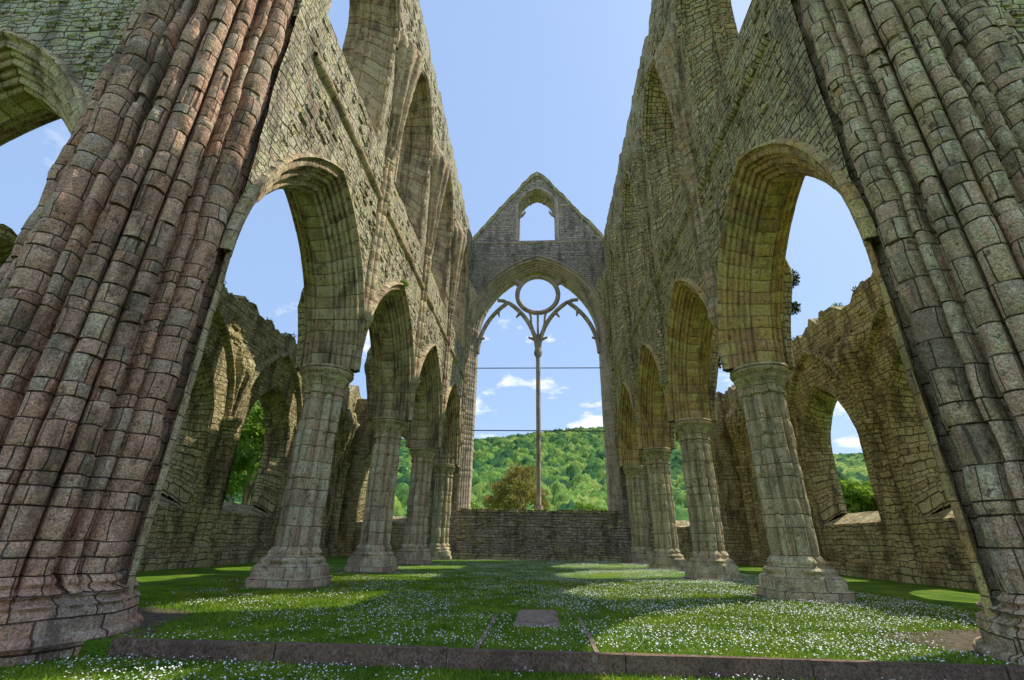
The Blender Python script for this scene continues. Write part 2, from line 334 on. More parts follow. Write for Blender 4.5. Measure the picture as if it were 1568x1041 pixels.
# nave arcade walls
a_arc=2.24; R_arc=4.01; O_arc=.56
CL=dict(a=1.35,R=2.75,zs=16.9,sill=13.3,sk=1.5)
def nave_wall(s,mat,marc,seed):
    tw=lambda u,w,z:(s*w,u,z)
    mb=MB(); am=MB(); cmb=MB()
    ops=[]
    for k in range(4):
        c=Y0+B*(k+.5)
        ops.append(dict(c=c,a=a_arc,R=R_arc,zs=HC,sill=HC-.01,of=(O_arc,O_arc)))
    panel(mb,tw,Y0,YE+.3,HC-.0,lambda u:10.9,ops,XF,XF+T,caps=False,seed=seed)
    studs(mb,tw,Y0+.6,YE,7.5,10.6,XF,650,ops,seed,.04)
    prof=[(W+w,o) for w,o in moulded(T,O_arc)]
    for k in range(4):
        c=Y0+B*(k+.5)
        sweep(am,tw,c,a_arc,R_arc,HC,prof,seed=seed+k,jleft=(-.1 if k==0 else None))
        hood=[(XF+.03,O_arc+.0),(XF-.06,O_arc+.02),(XF-.12,O_arc+.05),(XF-.11,O_arc+.10),(XF-.05,O_arc+.13),(XF+.03,O_arc+.15)]
        sweep(am,tw,c,a_arc,R_arc,HC,hood,seed=seed+30+k,jit=.008)
    cops=[]
    for k in range(4):
        c=Y0+B*(k+.5)
        cops.append(dict(c=c,of=(.62,.0),**CL))
    panel(mb,tw,Y0,YE+.3,10.9,rag(21.9,.6,.9,seed),cops,XF+.004,XF+T,seed=seed+3)
    studs(mb,tw,Y0+.6,YE,11.1,21.2,XF,1500,cops,seed+1,.04,top=rag(21.9,.6,.9,seed))
    for k in range(4):
        c=Y0+B*(k+.5)
        pr=[(XF-.0,.66),(XF-.02,.6),(XF+.06,.54),(XF+.10,.60),(XF+.16,.56),(XF+.20,.50),(XF+.24,.54),(XF+.5,.36),(XF+.8,.2),(XF+.86,.24),(XF+.92,.12),(XF+1.1,.12),(XF+1.14,.0),(XF+T+.01,.0)]
        sweep(cmb,tw,c,CL['a'],CL['R'],CL['zs'],pr,sill=CL['sill'],sk=CL['sk'],seed=seed+60+k,jit=.015)
        zs_=CL['sill']; q_=CL['a']
        mb.quad([tw(c-q_-.63,XF,zs_-CL['sk']*.62),tw(c+q_+.63,XF,zs_-CL['sk']*.62),tw(c+q_+.01,XF+T,zs_),tw(c-q_-.01,XF+T,zs_)],[(0,0),(3.5,0),(3,1.9),(.6,1.9)],0)
        cmb.box(tw(c,XF+1.15,zs_+.4),(.26,.18,.9),jit=.03)
        hood=[(XF+.03,.66),(XF-.05,.68),(XF-.07,.74),(XF+.03,.8)]
        sweep(cmb,tw,c,CL['a'],CL['R'],CL['zs'],hood,seed=seed+80+k,jit=.012)
    for zc,pj,hh in ((10.85,.12,.2),):
        us=np.arange(Y0+.8,YE+.2,.45); P=[];UV=[]
        for i,u in enumerate(us):
            j=.03*nz(u*4,zc)*2
            P.append([tw(u,XF+.05,zc-hh*.8),tw(u,XF-pj*.35+j,zc-hh*.6),tw(u,XF-pj+j,zc-.02),tw(u,XF-pj*.9+j,zc+.04),tw(u,XF+.05,zc+hh*.7)])
            UV.append([(q*.1,u) for q in range(5)])
        cmb.grid(P,UV)
    mb.make('nave_arcade_wall',mat); am.make('arcade_arch_mouldings',marc,ang=50); cmb.make('clerestory_window_mouldings',M_arch if s<0 else M_wallR,ang=50)
nave_wall(-1,M_wall,M_arch,100); nave_wall(1,M_wallR,M_archR,200)
# vault shafts and broken springers
def vault_shaft(s,y,mat,seed,z_top=17.4):
    mb=MB(); rs=random.Random(seed)
    tn=np.linspace(-math.pi/2-.25,math.pi/2+.25,49)
    circ=[(.13,0,.10),(.15,1.2,.08),(.15,-1.2,.08)]
    base=polar(tn,circ,.13)
    lst=[(6.35,-.13,0)]
    lst+= [(6.45,.0,0),(6.6,.05,0),(6.7,.07,0),(6.78,.07,0),(6.80,0,0)]
    z=6.8
    while z<12.3:
        h=rs.uniform(.35,.55); j=rs.uniform(-.008,.008)
        lst+=[(z+.02,j,0),(min(z+h,12.3)-.01,j,0),(min(z+h,12.3),-.012,0)]; z+=h
    lst+=[(12.32,.03,0),(12.38,.03,0),(12.42,0,0),(12.55,.03,.2),(12.68,.08,.4),(12.74,.10,.4),(12.82,.10,.4),(12.84,.02,.3)]
    P=[];UV=[];v=0;pz=6.3
    for (z,dr,bl) in lst:
        r=base*(1-bl)+.24*bl+dr; v+=max(z-pz,.005); pz=z
        P.append([(s*(XF+.02-a*math.cos(t)),y+a*math.sin(t),z) for a,t in zip(r,tn)]); UV.append([(t*.3,v) for t in tn])
    mb.grid(P,UV)
    P=[];UV=[]
    ribs=[(0,.12),(.62,.09),(-.62,.09),(1.15,.08),(-1.15,.08)]
    zt=z_top+rs.uniform(-.9,.5); zz=12.84; tn2=np.linspace(-math.pi/2,math.pi/2,61)
    while True:
        f=min((zz-12.84)/5,1.2); e=.22+.46*f**1.4; wd=.22+.62*f**1.6
        end=zz>zt
        if end: e*=max(0.05,1-(zz-zt)/1.1); wd*=max(.3,1-(zz-zt)/2)
        row=[]
        for t in tn2:
            bump=max([rb*(1-min(1,abs(t-al)/.2)**2)**.5 if abs(t-al)<.2 else 0 for al,rb in ribs])
            rx=(e+bump*1.1)*math.cos(t); ry=(wd+bump*.7)*math.sin(t)
            q=.03*nz(t*3,zz*3,seed)*(4 if end else 1)
            row.append((s*(XF+.03-rx-q),y+ry+q,zz))
        P.append(row); UV.append([(t*.8,zz) for t in tn2])
        if zz>zt+1.05: break
        zz+=.3 if not end else .2
    mb.grid(P,UV); mb.make('vault_shaft_and_springer',mat,ang=55)
for k in range(4):
    y=Y1+k*B
    if k==3: y=YE-.45
    vault_shaft(-1,y,M_arch,300+k); vault_shaft(1,y,M_wallR if k else M_grey,320+k)
def aisle_stub(s,y,side,mat,seed):
    mb=MB(); rs=random.Random(seed)
    tn2=np.linspace(-math.pi/2,math.pi/2,41); P=[];UV=[]; zz=HC+.02; zt=HC+rs.uniform(1.8,3.4)
    ribs=[(0,.14),(.7,.11),(-.7,.11)]
    x0=(W+T/2-.1) if side==0 else XA+.05; sg=1 if side==0 else -1
    while True:
        f=(zz-HC)/4; e=.12+1.0*f**1.6; wd=.25+.75*f**1.5; end=zz>zt
        if end: e*=max(.05,1-(zz-zt)/1.0)
        row=[]
        for t in tn2:
            bump=max([rb*(1-(abs(t-al)/.26)**2)**.5 if abs(t-al)<.26 else 0 for al,rb in ribs])
            q=.05*nz(t*3,zz*3,seed)*(3 if end else 1)
            row.append((s*(x0+sg*((e+bump)*math.cos(t)+q)),y+(wd+bump*.5)*math.sin(t)+q,zz))
        P.append(row); UV.append([(t*.8,zz) for t in tn2])
        if zz>zt+.9: break
        zz+=.22
    mb.grid(P,UV); mb.make('aisle_vault_springer',mat,ang=60); return zt
for k in range(4):
    for s in (-1,1):
        aisle_stub(s,Y1+k*B,0,M_aisle,400+k+s); aisle_stub(s,Y1+k*B,1,M_aisle,420+k+s)
# ------------------------------------------------------------------ aisle walls
TOPS={}
def aisle_wall(s,seed):
    tw=lambda u,w,z:(s*w,u,z); mb=MB(); am=MB()
    AW=dict(a=1.5,R=2.6,zs=4.6,sill=2.3,sk=1.1); TH=.95
    ops=[]
    for k in range(4):
        ops.append(dict(c=Y0+B*(k+.5),of=(.42,0),**AW))
    r1=rag(9.9,.6,.8,seed)
    def top(u):
        z=r1(u)
        return z-2.5*min(1,max(0,(12.2-u)/1.2))
    TOPS[s]=top
    panel(mb,tw,Y0-.5,YE+1.5,-.3,top,ops,XA,XA+TH,seed=seed,rel=.05)
    studs(mb,tw,Y0,YE,.5,9.2,XA,900,ops,seed,.06,top=top)
    for k in range(4):
        c=Y0+B*(k+.5)
        pr=[(XA-.02,.47),(XA+.04,.38),(XA+.1,.42),(XA+.16,.36),(XA+.55,.06),(XA+.62,.09),(XA+.7,.0),(XA+TH+.01,0)]
        sweep(am,tw,c,AW['a'],AW['R'],AW['zs'],pr,sill=AW['sill'],sk=1.1,seed=seed+k)
        mb.quad([tw(c-1.93,XA,1.84),tw(c+1.93,XA,1.84),tw(c+1.5,XA+TH,2.3),tw(c-1.5,XA+TH,2.3)],[(0,0),(3.1,0),(2.5,1.4),(.5,1.4)])
        if k: sweep(am,tw,c,2.45,3.9,5.2,[(XA+.05,.0),(XA-.12,.02),(XA-.2,.08),(XA-.2,.16),(XA-.12,.24),(XA+.05,.28)],seed=seed+20+k)
    tn=np.linspace(-math.pi/2-.2,math.pi/2+.2,41)
    for k in range(5):
        y=Y0+k*B
        base=polar(tn,[(.2,0,.17),(.22,1.0,.13),(.22,-1.0,.13)],.24); P=[];UV=[]
        lst=[(0,.25),(.4,.25),(.45,.12),(.6,.14),(.7,0)]
        z=.7
        while z<4.6: lst+=[(z+.02,0),(z+.38,0),(z+.4,-.015)]; z+=.4
        lst+=[(4.72,.06),(4.8,.02),(5.0,.12),(5.12,.16),(5.2,.14),(5.21,-.2)]
        for z,dr in lst:
            P.append([(s*(XA+.02-(a+dr)*math.cos(t)),y+(a+dr)*math.sin(t),z) for a,t in zip(base,tn)]); UV.append([(t*.4,z*.75) for t in tn])
        am.grid(P,UV)
    am.box((s*(XA-.12),(Y0+YE)/2,.2),(.3,YE-Y0,.5))
    mb.make('aisle_outer_wall',M_aisle); am.make('aisle_window_mouldings',M_aisle,ang=50)
aisle_wall(-1,500); aisle_wall(1,520)
# ------------------------------------------------------------------ east wall with great window and gable
tE=lambda u,w,z:(u,w,z)
mb=MB(); am=MB(); gm=MB()
aw,Rw=4.30,5.80
def gtop(u):
    au=abs(u)
    if au<.55: z=28.35-.25*(au/.55)**2
    elif au<5.3: z=28.1-(au-.55)*(28.1-21.7)/(5.3-.55)
    else: z=21.6
    return z+.16*nz(u*4,1.5)
big=dict(c=0,a=aw,R=Rw,zs=14.1,sill=2.74,sk=.25,of=(.62,.0)); gab=dict(c=0,a=1.38,R=1.9,zs=24.9,sill=21.9,of=(.1,0))
panel(mb,tE,-6.4,6.4,-.3,gtop,[big,gab],YE,YE+1.5,seed=41,step=.25)
studs(mb,tE,-4.8,4.8,20,28,YE,260,[big,gab],77,.04,top=lambda u:gtop(u)-.35)
pr=[(YE-.015,.66)]
for i in range(41):
    s=i/40; pr.append((YE-.015+.9*s-.02*abs(math.sin(s*math.pi*5)),.62-.60*s-.05*abs(math.sin(s*math.pi*5))))
pr+=[(YG+.25,0.0),(YE+1.52,.0)]
sweep(am,tE,0,aw,Rw,14.1,pr,sill=2.74,sk=.25,seed=5,blk=.35)
hood=[(YE+.03,.66),(YE-.08,.68),(YE-.14,.73),(YE-.12,.80),(YE+.03,.85)]
sweep(am,tE,0,aw,Rw,14.1,hood,seed=6,jit=.006,blk=.4)
sweep(am,tE,0,1.38,1.9,24.9,[(YE-.03,.28),(YE-.05,.24),(YE-.05,.1),(YE+.2,.04),(YE+.3,0),(YE+1.52,0)],sill=21.9,seed=9)
mb.quad([(-1.5,YE,21.9),(1.5,YE,21.9),(1.4,YE+1.5,21.9),(-1.4,YE+1.5,21.9)],[(0,0),(3,0),(3,1.5),(0,1.5)])
mb.quad([(-4.95,YE,2.585),(4.95,YE,2.585),(4.3,YE+1.5,2.74),(-4.3,YE+1.5,2.74)],[(0,0),(10,0),(9.5,1.5),(.5,1.5)])
P=[];UV=[]
for u in np.arange(-5.2,5.21,.4):
    P.append([(u,YE+.02,21.62),(u,YE-.07,21.7),(u,YE-.07,21.8),(u,YE+.02,21.86)]); UV.append([(q*.1,u) for q in range(4)])
am.grid(P,UV)
for sg in (-1,1):
    P=[];UV=[]
    L=np.linspace(.0,5.35,28)
    for i,u in enumerate(L):
        z=gtop(sg*u)+.02; j=.05*nz(u*5,sg*3)
        P.append([(sg*u,YE+.05,z-.40),(sg*u,YE-.10+j,z-.36),(sg*u,YE-.10+j,z+.05+j),(sg*u,YE+.7,z+.12),(sg*u,YE+1.62,z+.05)])
        UV.append([(q*.4,u*1.6) for q in range(5)])
    gm.grid(P,UV)
mb.make('east_gable_wall',M_east); am.make('east_window_mouldings',M_trac,ang=50); gm.make('gable_coping',M_wallR)
mb=MB()
for i in range(110):
    x=random.uniform(-4.8,4.8); mb.box((x,YE+random.uniform(.0,.35),2.62+random.uniform(-.03,.06)),(random.uniform(.2,.5),random.uniform(.2,.4),random.uniform(.1,.2)),jit=.04,rot=random.uniform(-.3,.3))
for i in range(120):
    x=random.uniform(-4.8,4.8); mb.box((x,YE-.02,random.uniform(.1,2.4)),(random.uniform(.15,.4),.10,random.uniform(.06,.15)),jit=.03)
mb.box((0,YE-.12,.12),(10,.3,.36),jit=.02)
mb.make('sill_wall_rubble',M_aisle,smooth=False)
tm=MB()
def bar(mb,pts,w=.26,d=.36,y=YG,closed=False,taper=None):
    P=[];UV=[];L=0; n=len(pts)
    for i,(x,z) in enumerate(pts):
        a=pts[i-1] if i>0 else (pts[-2] if closed else pts[0]); b=pts[i+1] if i<n-1 else (pts[1] if closed else pts[-1])
        tx,tz=b[0]-a[0],b[1]-a[1]; l=math.hypot(tx,tz) or 1; nx,nzv=-tz/l,tx/l
        if i: L+=math.hypot(x-pts[i-1][0],z-pts[i-1][1])
        ww=w/2*(taper(i/(n-1)) if taper else 1)
        sec=[(-1,-.25),(-.45,-1),(.45,-1),(1,-.25),(1,.25),(.45,1),(-.45,1),(-1,.25),(-1,-.25)]
        P.append([(x+nx*ww*p,y+d/2*q,z+nzv*ww*p) for p,q in sec]); UV.append([(k*.1,L) for k in range(9)])
    mb.grid(P,UV)
bar(tm,[(0,2.6),(0,5),(0,8),(0,11),(0,13.0)],w=.30,d=.42)
bar(tm,[(0,2.6),(0,2.75),(0,3.0)],w=.55,d=.7)
bar(tm,[(0,12.8),(0,12.95),(0,13.1),(0,13.3),(0,13.5)],w=.52,d=.5,taper=lambda t:.6+.5*math.sin(t*math.pi))
ring=[(1.50*math.cos(t),17.75+1.50*math.sin(t)) for t in np.linspace(0,2*math.pi,49)]
bar(tm,ring,w=.34,d=.36,closed=True)
for sg in (-1,1):
    c=sg*2.16; ah=2.1; Rh=(4.0**2+ah**2)/(2*ah)
    pts=[(c+arch_curve(ah,Rh,0,t)[0],13.1+arch_curve(ah,Rh,0,t)[1]) for t in np.linspace(-1,1,33)]
    bar(tm,pts,w=.30,d=.33)
    bar(tm,[(0.0,14.2),(sg*.30,14.75),(sg*.48,15.4),(sg*.50,15.9),(sg*.62,16.35)],w=.16,d=.25)
    bar(tm,[(sg*2.16,17.05),(sg*2.5,17.25),(sg*2.95,17.3)],w=.26,d=.3)
    bar(tm,[(sg*1.3,18.6),(sg*1.55,18.8),(sg*1.7,18.95)],w=.5,d=.3)
    for (x,z,dx,dz) in ((sg*4.3,14.15,-sg*.5,.12),(sg*.12,14.1,sg*.55,.2),(sg*2.9,16.45,-sg*.1,-.45),(sg*1.25,16.3,sg*.3,-.4)):
        bar(tm,[(x,z),(x+dx*.5,z+dz*.5),(x+dx,z+dz)],w=.3,d=.28,taper=lambda t:1-.7*t)
bar(tm,[(0,13.3),(0,14.5),(0,16.2)],w=.16,d=.3)
tm.make('east_window_tracery',M_trac,ang=30)
tm=MB()
for sg in (-1,1):
    bar(tm,[(sg*1.4,24.5),(sg*1.15,24.65),(sg*.95,24.95)],w=.28,d=.3,y=YE+.5,taper=lambda t:1-.6*t)
    bar(tm,[(sg*.75,26.15),(sg*.62,25.85),(sg*.52,25.7)],w=.22,d=.3,y=YE+.5,taper=lambda t:1-.6*t)
tm.make('gable_window_cusps',M_trac)
iron,nt,bs=newmat('iron_bar'); bs.inputs['Base Color'].default_value=(.05,.045,.04,1); bs.inputs['Roughness'].default_value=.7
tm=MB()
for z in (12.0,7.65):
    P=[];UV=[]
    for x in (-4.4,0,4.4):
        P.append([(x,YG+.03*math.cos(t),z+.034*math.sin(t)) for t in np.linspace(0,2*math.pi,9)]); UV.append([(0,0)]*9)
    tm.grid(P,UV)
tm.make('iron_tie_bars',iron)
for s in (-1,1):
    mb=MB(); am=MB(); op=dict(c=s*9.2,a=1.4,R=2.6,zs=5.0,sill=2.3,sk=1,of=(.4,0))
    lo,hi=sorted((s*6.3,s*12.2))
    panel(mb,tE,lo,hi,-.3,rag(9.6,.7,.9,60+s),[op],YE+.05,YE+1.2,seed=71)
    sweep(am,tE,s*9.2,1.4,2.6,5.0,[(YE+.03,.45),(YE+.1,.36),(YE+.9,.02),(YE+1.21,0)],sill=2.3,sk=1,seed=3)
    mb.quad([(s*9.2-1.8,YE+.05,1.9),(s*9.2+1.8,YE+.05,1.9),(s*9.2+1.4,YE+1.2,2.3),(s*9.2-1.4,YE+1.2,2.3)],[(0,0),(3,0),(3,1),(0,1)])
    mb.make('aisle_east_wall',M_aisle); am.make('aisle_east_window_moulding',M_aisle)
# ------------------------------------------------------------------ transept east walls
def transept(s,mat,marc,seed):
    tw=lambda u,w,z:(s*u,w,z); mb=MB(); am=MB()
    cs=[9.7,15.4]
    ops=[dict(c=c,a=a_arc,R=R_arc,zs=HC,sill=HC-.01,of=(O_arc,O_arc)) for c in cs]
    panel(mb,tw,6.4,18.4,HC,lambda u:10.9,ops,Y0-T/2,Y0+T/2,caps=False,seed=seed)
    cl=[dict(c=c,of=(.62,0),**CL) for c in cs]
    panel(mb,tw,6.4,18.4,10.9,rag(21.9,.4,.9,seed),cl,Y0-T/2,Y0+T/2,seed=seed+2)
    studs(mb,tw,7.3,14,8,21,Y0-T/2,700,ops+cl,seed,.04)
    for i_,c in enumerate(cs):
        sweep(am,tw,c,a_arc,R_arc,HC,[(Y0+w,o) for w,o in moulded(T,O_arc)],seed=seed,jleft=(-.3 if i_==0 else None))
        q=Y0-T/2
        sweep(am,tw,c,a_arc,R_arc,HC,[(q+.03,O_arc),(q-.07,O_arc+.02),(q-.12,O_arc+.06),(q-.11,O_arc+.12),(q+.03,O_arc+.17)],seed=seed+1)
        sweep(am,tw,c,CL['a'],CL['R'],CL['zs'],[(q-.02,.66),(q+.1,.56),(q+.2,.52),(q+.8,.2),(q+1.1,.12),(q+T+.01,0)],sill=CL['sill'],sk=CL['sk'],seed=seed)
        mb.quad([tw(c-1.98,q,12.37),tw(c+1.98,q,12.37),tw(c+1.36,q+T,13.3),tw(c-1.36,q+T,13.3)],[(0,0),(3.5,0),(3,1.9),(.6,1.9)])
    mb.make('transept_east_wall',mat); am.make('transept_arch_mouldings',marc,ang=50)
    for c in (12.55,18.25): arcade_pier(s*c,Y0,M_pierR,seed+int(c),'transept_pier')
transept(-1,M_wall,M_arch,600); transept(1,M_wallR,M_archR,640)
# ------------------------------------------------------------------ ground
def gmat():
    mt,nt,bs=newmat('lawn_grass'); g=N(nt); tc=g.n('ShaderNodeTexCoord'); pos=tc.outputs['Object']
    a=g.noise(pos,1.1,4,.6); b=g.noise(pos,34,3,.7); 
    col=g.ramp(a.outputs[0],[(.3,(.06,.135,.010)),(.5,(.12,.23,.016)),(.7,(.25,.32,.03))])
    col=g.mix(1,col,g.ramp(b.outputs[0],[(.3,.45),(.7,1.35)]),'MULTIPLY')
    g.l(col,bs.inputs['Base Color']); bs.inputs['Roughness'].default_value=.9; bs.inputs['Specular IOR Level'].default_value=.1
    bp=g.n('ShaderNodeBump'); bp.inputs['Distance'].default_value=.04; g.l(b.outputs[0],bp.inputs['Height']); g.l(bp.outputs[0],bs.inputs['Normal']); return mt
M_lawn=gmat()
def gz(x,y): return -.13 if y<5.41 else 0.0
mb=MB()
ys=[-900,-200,-40,-5,0,1,2,3,4,5,5.40,5.42,6,7,8,9,10,12,15,20,25,30,35,50,80,130,600,1500]
xs=[-1500,-500,-150,-60,-30,-15,-8,-4,0,4,8,15,30,60,150,500,1500]
mb.grid([[(x,y,gz(x,y)) for x in xs] for y in ys],[[(x,y) for x in xs] for y in ys])
lawn=mb.make('lawn_ground',M_lawn,parent=None,smooth=False)
M_soil,nt,bs=newmat('bare_soil'); g=N(nt); tc=g.n('ShaderNodeTexCoord'); a=g.noise(tc.outputs['Object'],11,5,.75)
g.l(g.ramp(a.outputs[0],[(.35,(.04,.035,.015)),(.5,(.10,.075,.04)),(.65,(.20,.15,.09))]),bs.inputs['Base Color']); bs.inputs['Roughness'].default_value=.95
bp=g.n('ShaderNodeBump'); bp.inputs['Distance'].default_value=.05; g.l(a.outputs[0],bp.inputs['Height']); g.l(bp.outputs[0],bs.inputs['Normal'])
mb=MB()
def soil_disc(x,y,r,zb=0):
    P=[[],[]]
    for i in range(73):
        t=i/72*2*math.pi; rr_=r*(1+.28*nz(math.cos(t)*1.6+x,math.sin(t)*1.6+y)+.1*nz(math.cos(t)*6,math.sin(t)*6+y))
        P[0].append((x,y,zb+.012)); P[1].append((x+rr_*math.cos(t),y+rr_*math.sin(t),zb+.004))
    P[1][-1]=P[1][0]
    mb.grid(P,[[(0,0)]*73,[(1,1)]*73])
for s in (-1,1):
    for k in range(4): soil_disc(s*W,Y1+k*B,1.1)
    soil_disc(s*(CPX-.1),CPY+.5,1.75)
mb.make('soil_patches',M_soil,parent=None)
mb=MB(); x=-4.32
while x<4.6:
    w=1.72; mb.box((x+w/2,5.41+random.uniform(-.008,.008),-.06),(w-.012,.10,.19),jit=.005); x+=w
mb.box((-4.32,5.70,-.06),(.1,.48,.18),jit=.004)
mb.make('stone_kerb',M_kerb,parent=None,smooth=False)
mb=MB(); P=[];UV=[]
for j in range(13):
    y=7.0+1.55*j/12; P.append([(-.34+.66*i/8+.03*nz(i,j),y+.04*nz(i*2,j*2),.035+.02*nz(i*.9,j*.9)-(.05 if i in(0,8) or j in (0,12) else 0)) for i in range(9)]); UV.append([(i*.1,y) for i in range(9)])
mb.grid(P,UV); mb.make('ledger_stone_slab',M_slab,parent=None)
mb=MB()
for sx in (-.62,.60):
    for k in range(4): mb.box((sx+random.uniform(-.01,.01),5.75+.62*k,-.014),(.045,.6,.06),jit=.006)
mb.make('stone_edging_strip',M_slab,parent=None,smooth=False)
# ------------------------------------------------------------------ grass blades & daisies
def leafmat(name,c1,c2,tr=.3,sc=3):
    mt,nt,bs=newmat(name); g=N(nt); tc=g.n('ShaderNodeTexCoord'); a=g.noise(tc.outputs['Object'],sc,2,.7)
    col=g.ramp(a.outputs[0],[(.3,c1),(.7,c2)]); g.l(col,bs.inputs['Base Color']); bs.inputs['Roughness'].default_value=.6; bs.inputs['Specular IOR Level'].default_value=.2
    if tr>0:
        out=[n for n in nt.nodes if n.type=='OUTPUT_MATERIAL'][0]; t=g.n('ShaderNodeBsdfTranslucent'); g.l(col,t.inputs[0]); mx=g.n('ShaderNodeMixShader'); mx.inputs[0].default_value=tr
        g.l(bs.outputs[0],mx.inputs[1]); g.l(t.outputs[0],mx.inputs[2]); g.l(mx.outputs[0],out.inputs[0])
    return mt
M_blade=leafmat('grass_blades',(.085,.18,.010),(.32,.42,.035),.3,1.6)
def fastmesh(name,V,F,mat,parent=None):
    me=bpy.data.meshes.new(name); k=F.shape[1]
    me.vertices.add(len(V)); me.vertices.foreach_set('co',V.astype(np.float32).ravel())
    me.loops.add(F.size); me.loops.foreach_set('vertex_index',F.astype(np.int32).ravel())
    me.polygons.add(len(F)); me.polygons.foreach_set('loop_start',np.arange(0,F.size,k,dtype=np.int32)); me.polygons.foreach_set('loop_total',np.full(len(F),k,dtype=np.int32))
    me.materials.append(mat); me.update(calc_edges=True); me.validate()
    ob=bpy.data.objects.new(name,me); scn.collection.objects.link(ob)
    if parent: ob.parent=parent
    return ob
def masked(n,x0,x1,y0,y1):
    x=rng.uniform(x0,x1,n); y=y0+(y1-y0)*rng.uniform(0,1,n)**1.4
    ok=np.ones(n,bool); rj=rng.uniform(.8,1.25,n)
    for s in (-1,1):
        ok&=np.hypot(x-s*(CPX-.1),y-CPY-.5)>1.6*rj
        for k in range(4): ok&=np.hypot(x-s*W,y-(Y1+k*B))>.98*rj
    ok&=~((np.abs(x)<.36)&(y>6.98)&(y<8.57)); ok&=np.abs(y-5.41)>.06
    ok&=~((np.abs(np.abs(x)-.61)<.04)&(y>5.4)&(y<8.2)&(rng.uniform(0,1,n)<.7))
    return x[ok],y[ok]
x,y=masked(210000,-8,8,2.6,15)
n=len(x); zb=np.where(y<5.41,-.13,0.0); ang=rng.uniform(0,2*np.pi,n); h=rng.uniform(.02,.055,n); w=rng.uniform(.004,.008,n)*(1+y*.05)
dx,dy=np.cos(ang)*w,np.sin(ang)*w; lx,ly=rng.normal(0,.018,n),rng.normal(0,.018,n)
V=np.stack([np.stack([x-dx,y-dy,zb],1),np.stack([x+dx,y+dy,zb],1),np.stack([x+lx,y+ly,zb+h],1)],1).reshape(-1,3)
fastmesh('grass',V,np.arange(3*n).reshape(-1,3),M_blade)
M_daisy,nt,bs=newmat('daisy_petals'); bs.inputs['Base Color'].default_value=(.82,.82,.8,1); bs.inputs['Roughness'].default_value=.6
x,y=masked(280000,-7.5,7.5,2.6,29)
cl=np.array([nz(a*.7,b*.7,3)+.6*nz(a*2.3,b*2.3,8)+.06*a for a,b in zip(x,y)]); keep=rng.uniform(-.42,.9,len(x))<cl; x=x[keep];y=y[keep]
n=len(x); zb=np.where(y<5.41,-.13,0.0)+rng.uniform(.03,.06,n); r=rng.uniform(.005,.0095,n)
tx,ty=rng.normal(0,.35,n),rng.normal(0,.35,n); V=[]
for k in range(6):
    a=k*math.pi/3; V.append(np.stack([x+r*math.cos(a),y+r*math.sin(a),zb+r*(math.cos(a)*tx+math.sin(a)*ty)],1))
V=np.stack(V,1).reshape(-1,3); fastmesh('daisies',V,np.arange(6*n).reshape(-1,6),M_daisy)
# ------------------------------------------------------------------ hill
def hill():
    X=np.concatenate([np.arange(-420,-110,3.0),np.arange(-110,100,.85),np.arange(100,520,3.0)]); Yv=np.arange(70,500,1.1); XX,YY=np.meshgrid(X,Yv)
    t=np.clip((YY-75)/370,0,1); base=(t*t*(3-2*t))*.35+t*.65
    ridge=82+9*np.sin(XX/90+1.2)+5*np.sin(XX/37)-XX*.02
    ridge*=1-.25*np.clip((np.abs(XX-30)-260)/200,0,1)
    Z=base*ridge-1
    best=np.full(XX.shape,-9.); col=np.zeros(XX.shape)
    def hsh(i,j,k):
        v=np.sin(i*127.1+j*311.7+k*74.7)*43758.5453; return v-np.floor(v)
    for cs,rm,hm,kk in ((6.0,.5,.7,0),(3.4,.5,.8,11)):
        ci=np.floor(XX/cs).astype(int); cj=np.floor(YY/cs).astype(int)
        for di in (-1,0,1):
            for dj in (-1,0,1):
                i=ci+di;j=cj+dj; sx=(i+hsh(i,j,1+kk))*cs; sy=(j+hsh(i,j,2+kk))*cs; rad=cs*(.38+rm*hsh(i,j,3+kk)); hh=cs*(.35+hm*hsh(i,j,4+kk))
                d2=((XX-sx)**2+(YY-sy)**2)/rad**2; b=np.where(d2<1,hh*np.sqrt(np.maximum(1-d2,0)),0)
                up_=b>best; best=np.where(up_,b,best); col=np.where(up_,hsh(i,j,5+kk),col)
    Z=Z+np.maximum(best,0)+rng.normal(0,.55,XX.shape)
    V=np.stack([XX,YY,Z],-1).reshape(-1,3); nx=len(X);ny=len(Yv)
    idx=np.arange(nx*ny).reshape(ny,nx); F=np.stack([idx[:-1,:-1],idx[:-1,1:],idx[1:,1:],idx[1:,:-1]],-1).reshape(-1,4)
    mt,nt,bs=newmat('woodland_canopy'); g=N(nt); at=g.n('ShaderNodeAttribute'); at.attribute_name='crown'; tc=g.n('ShaderNodeTexCoord')
    a=g.noise(tc.outputs['Object'],.014,3,.6); b=g.noise(tc.outputs['Object'],.9,2,.75)
    f=g.math('ADD',g.math('MULTIPLY',at.outputs['Fac'],.5),g.math('MULTIPLY',a.outputs[0],.8))
    c=g.ramp(f,[(.25,(.016,.058,.03)),(.5,(.035,.105,.032)),(.68,(.10,.2,.035)),(.9,(.20,.27,.055))])
    c=g.mix(1,c,g.ramp(b.outputs[0],[(.3,.5),(.7,1.45)]),'MULTIPLY')
    g.l(c,bs.inputs['Base Color']); bs.inputs['Roughness'].default_value=.9; bs.inputs['Specular IOR Level'].default_value=.1
    ob=fastmesh('wooded_hill',V,F,mt); at=ob.data.attributes.new('crown','FLOAT','POINT'); at.data.foreach_set('value',col.ravel().astype(np.float32))
hill()
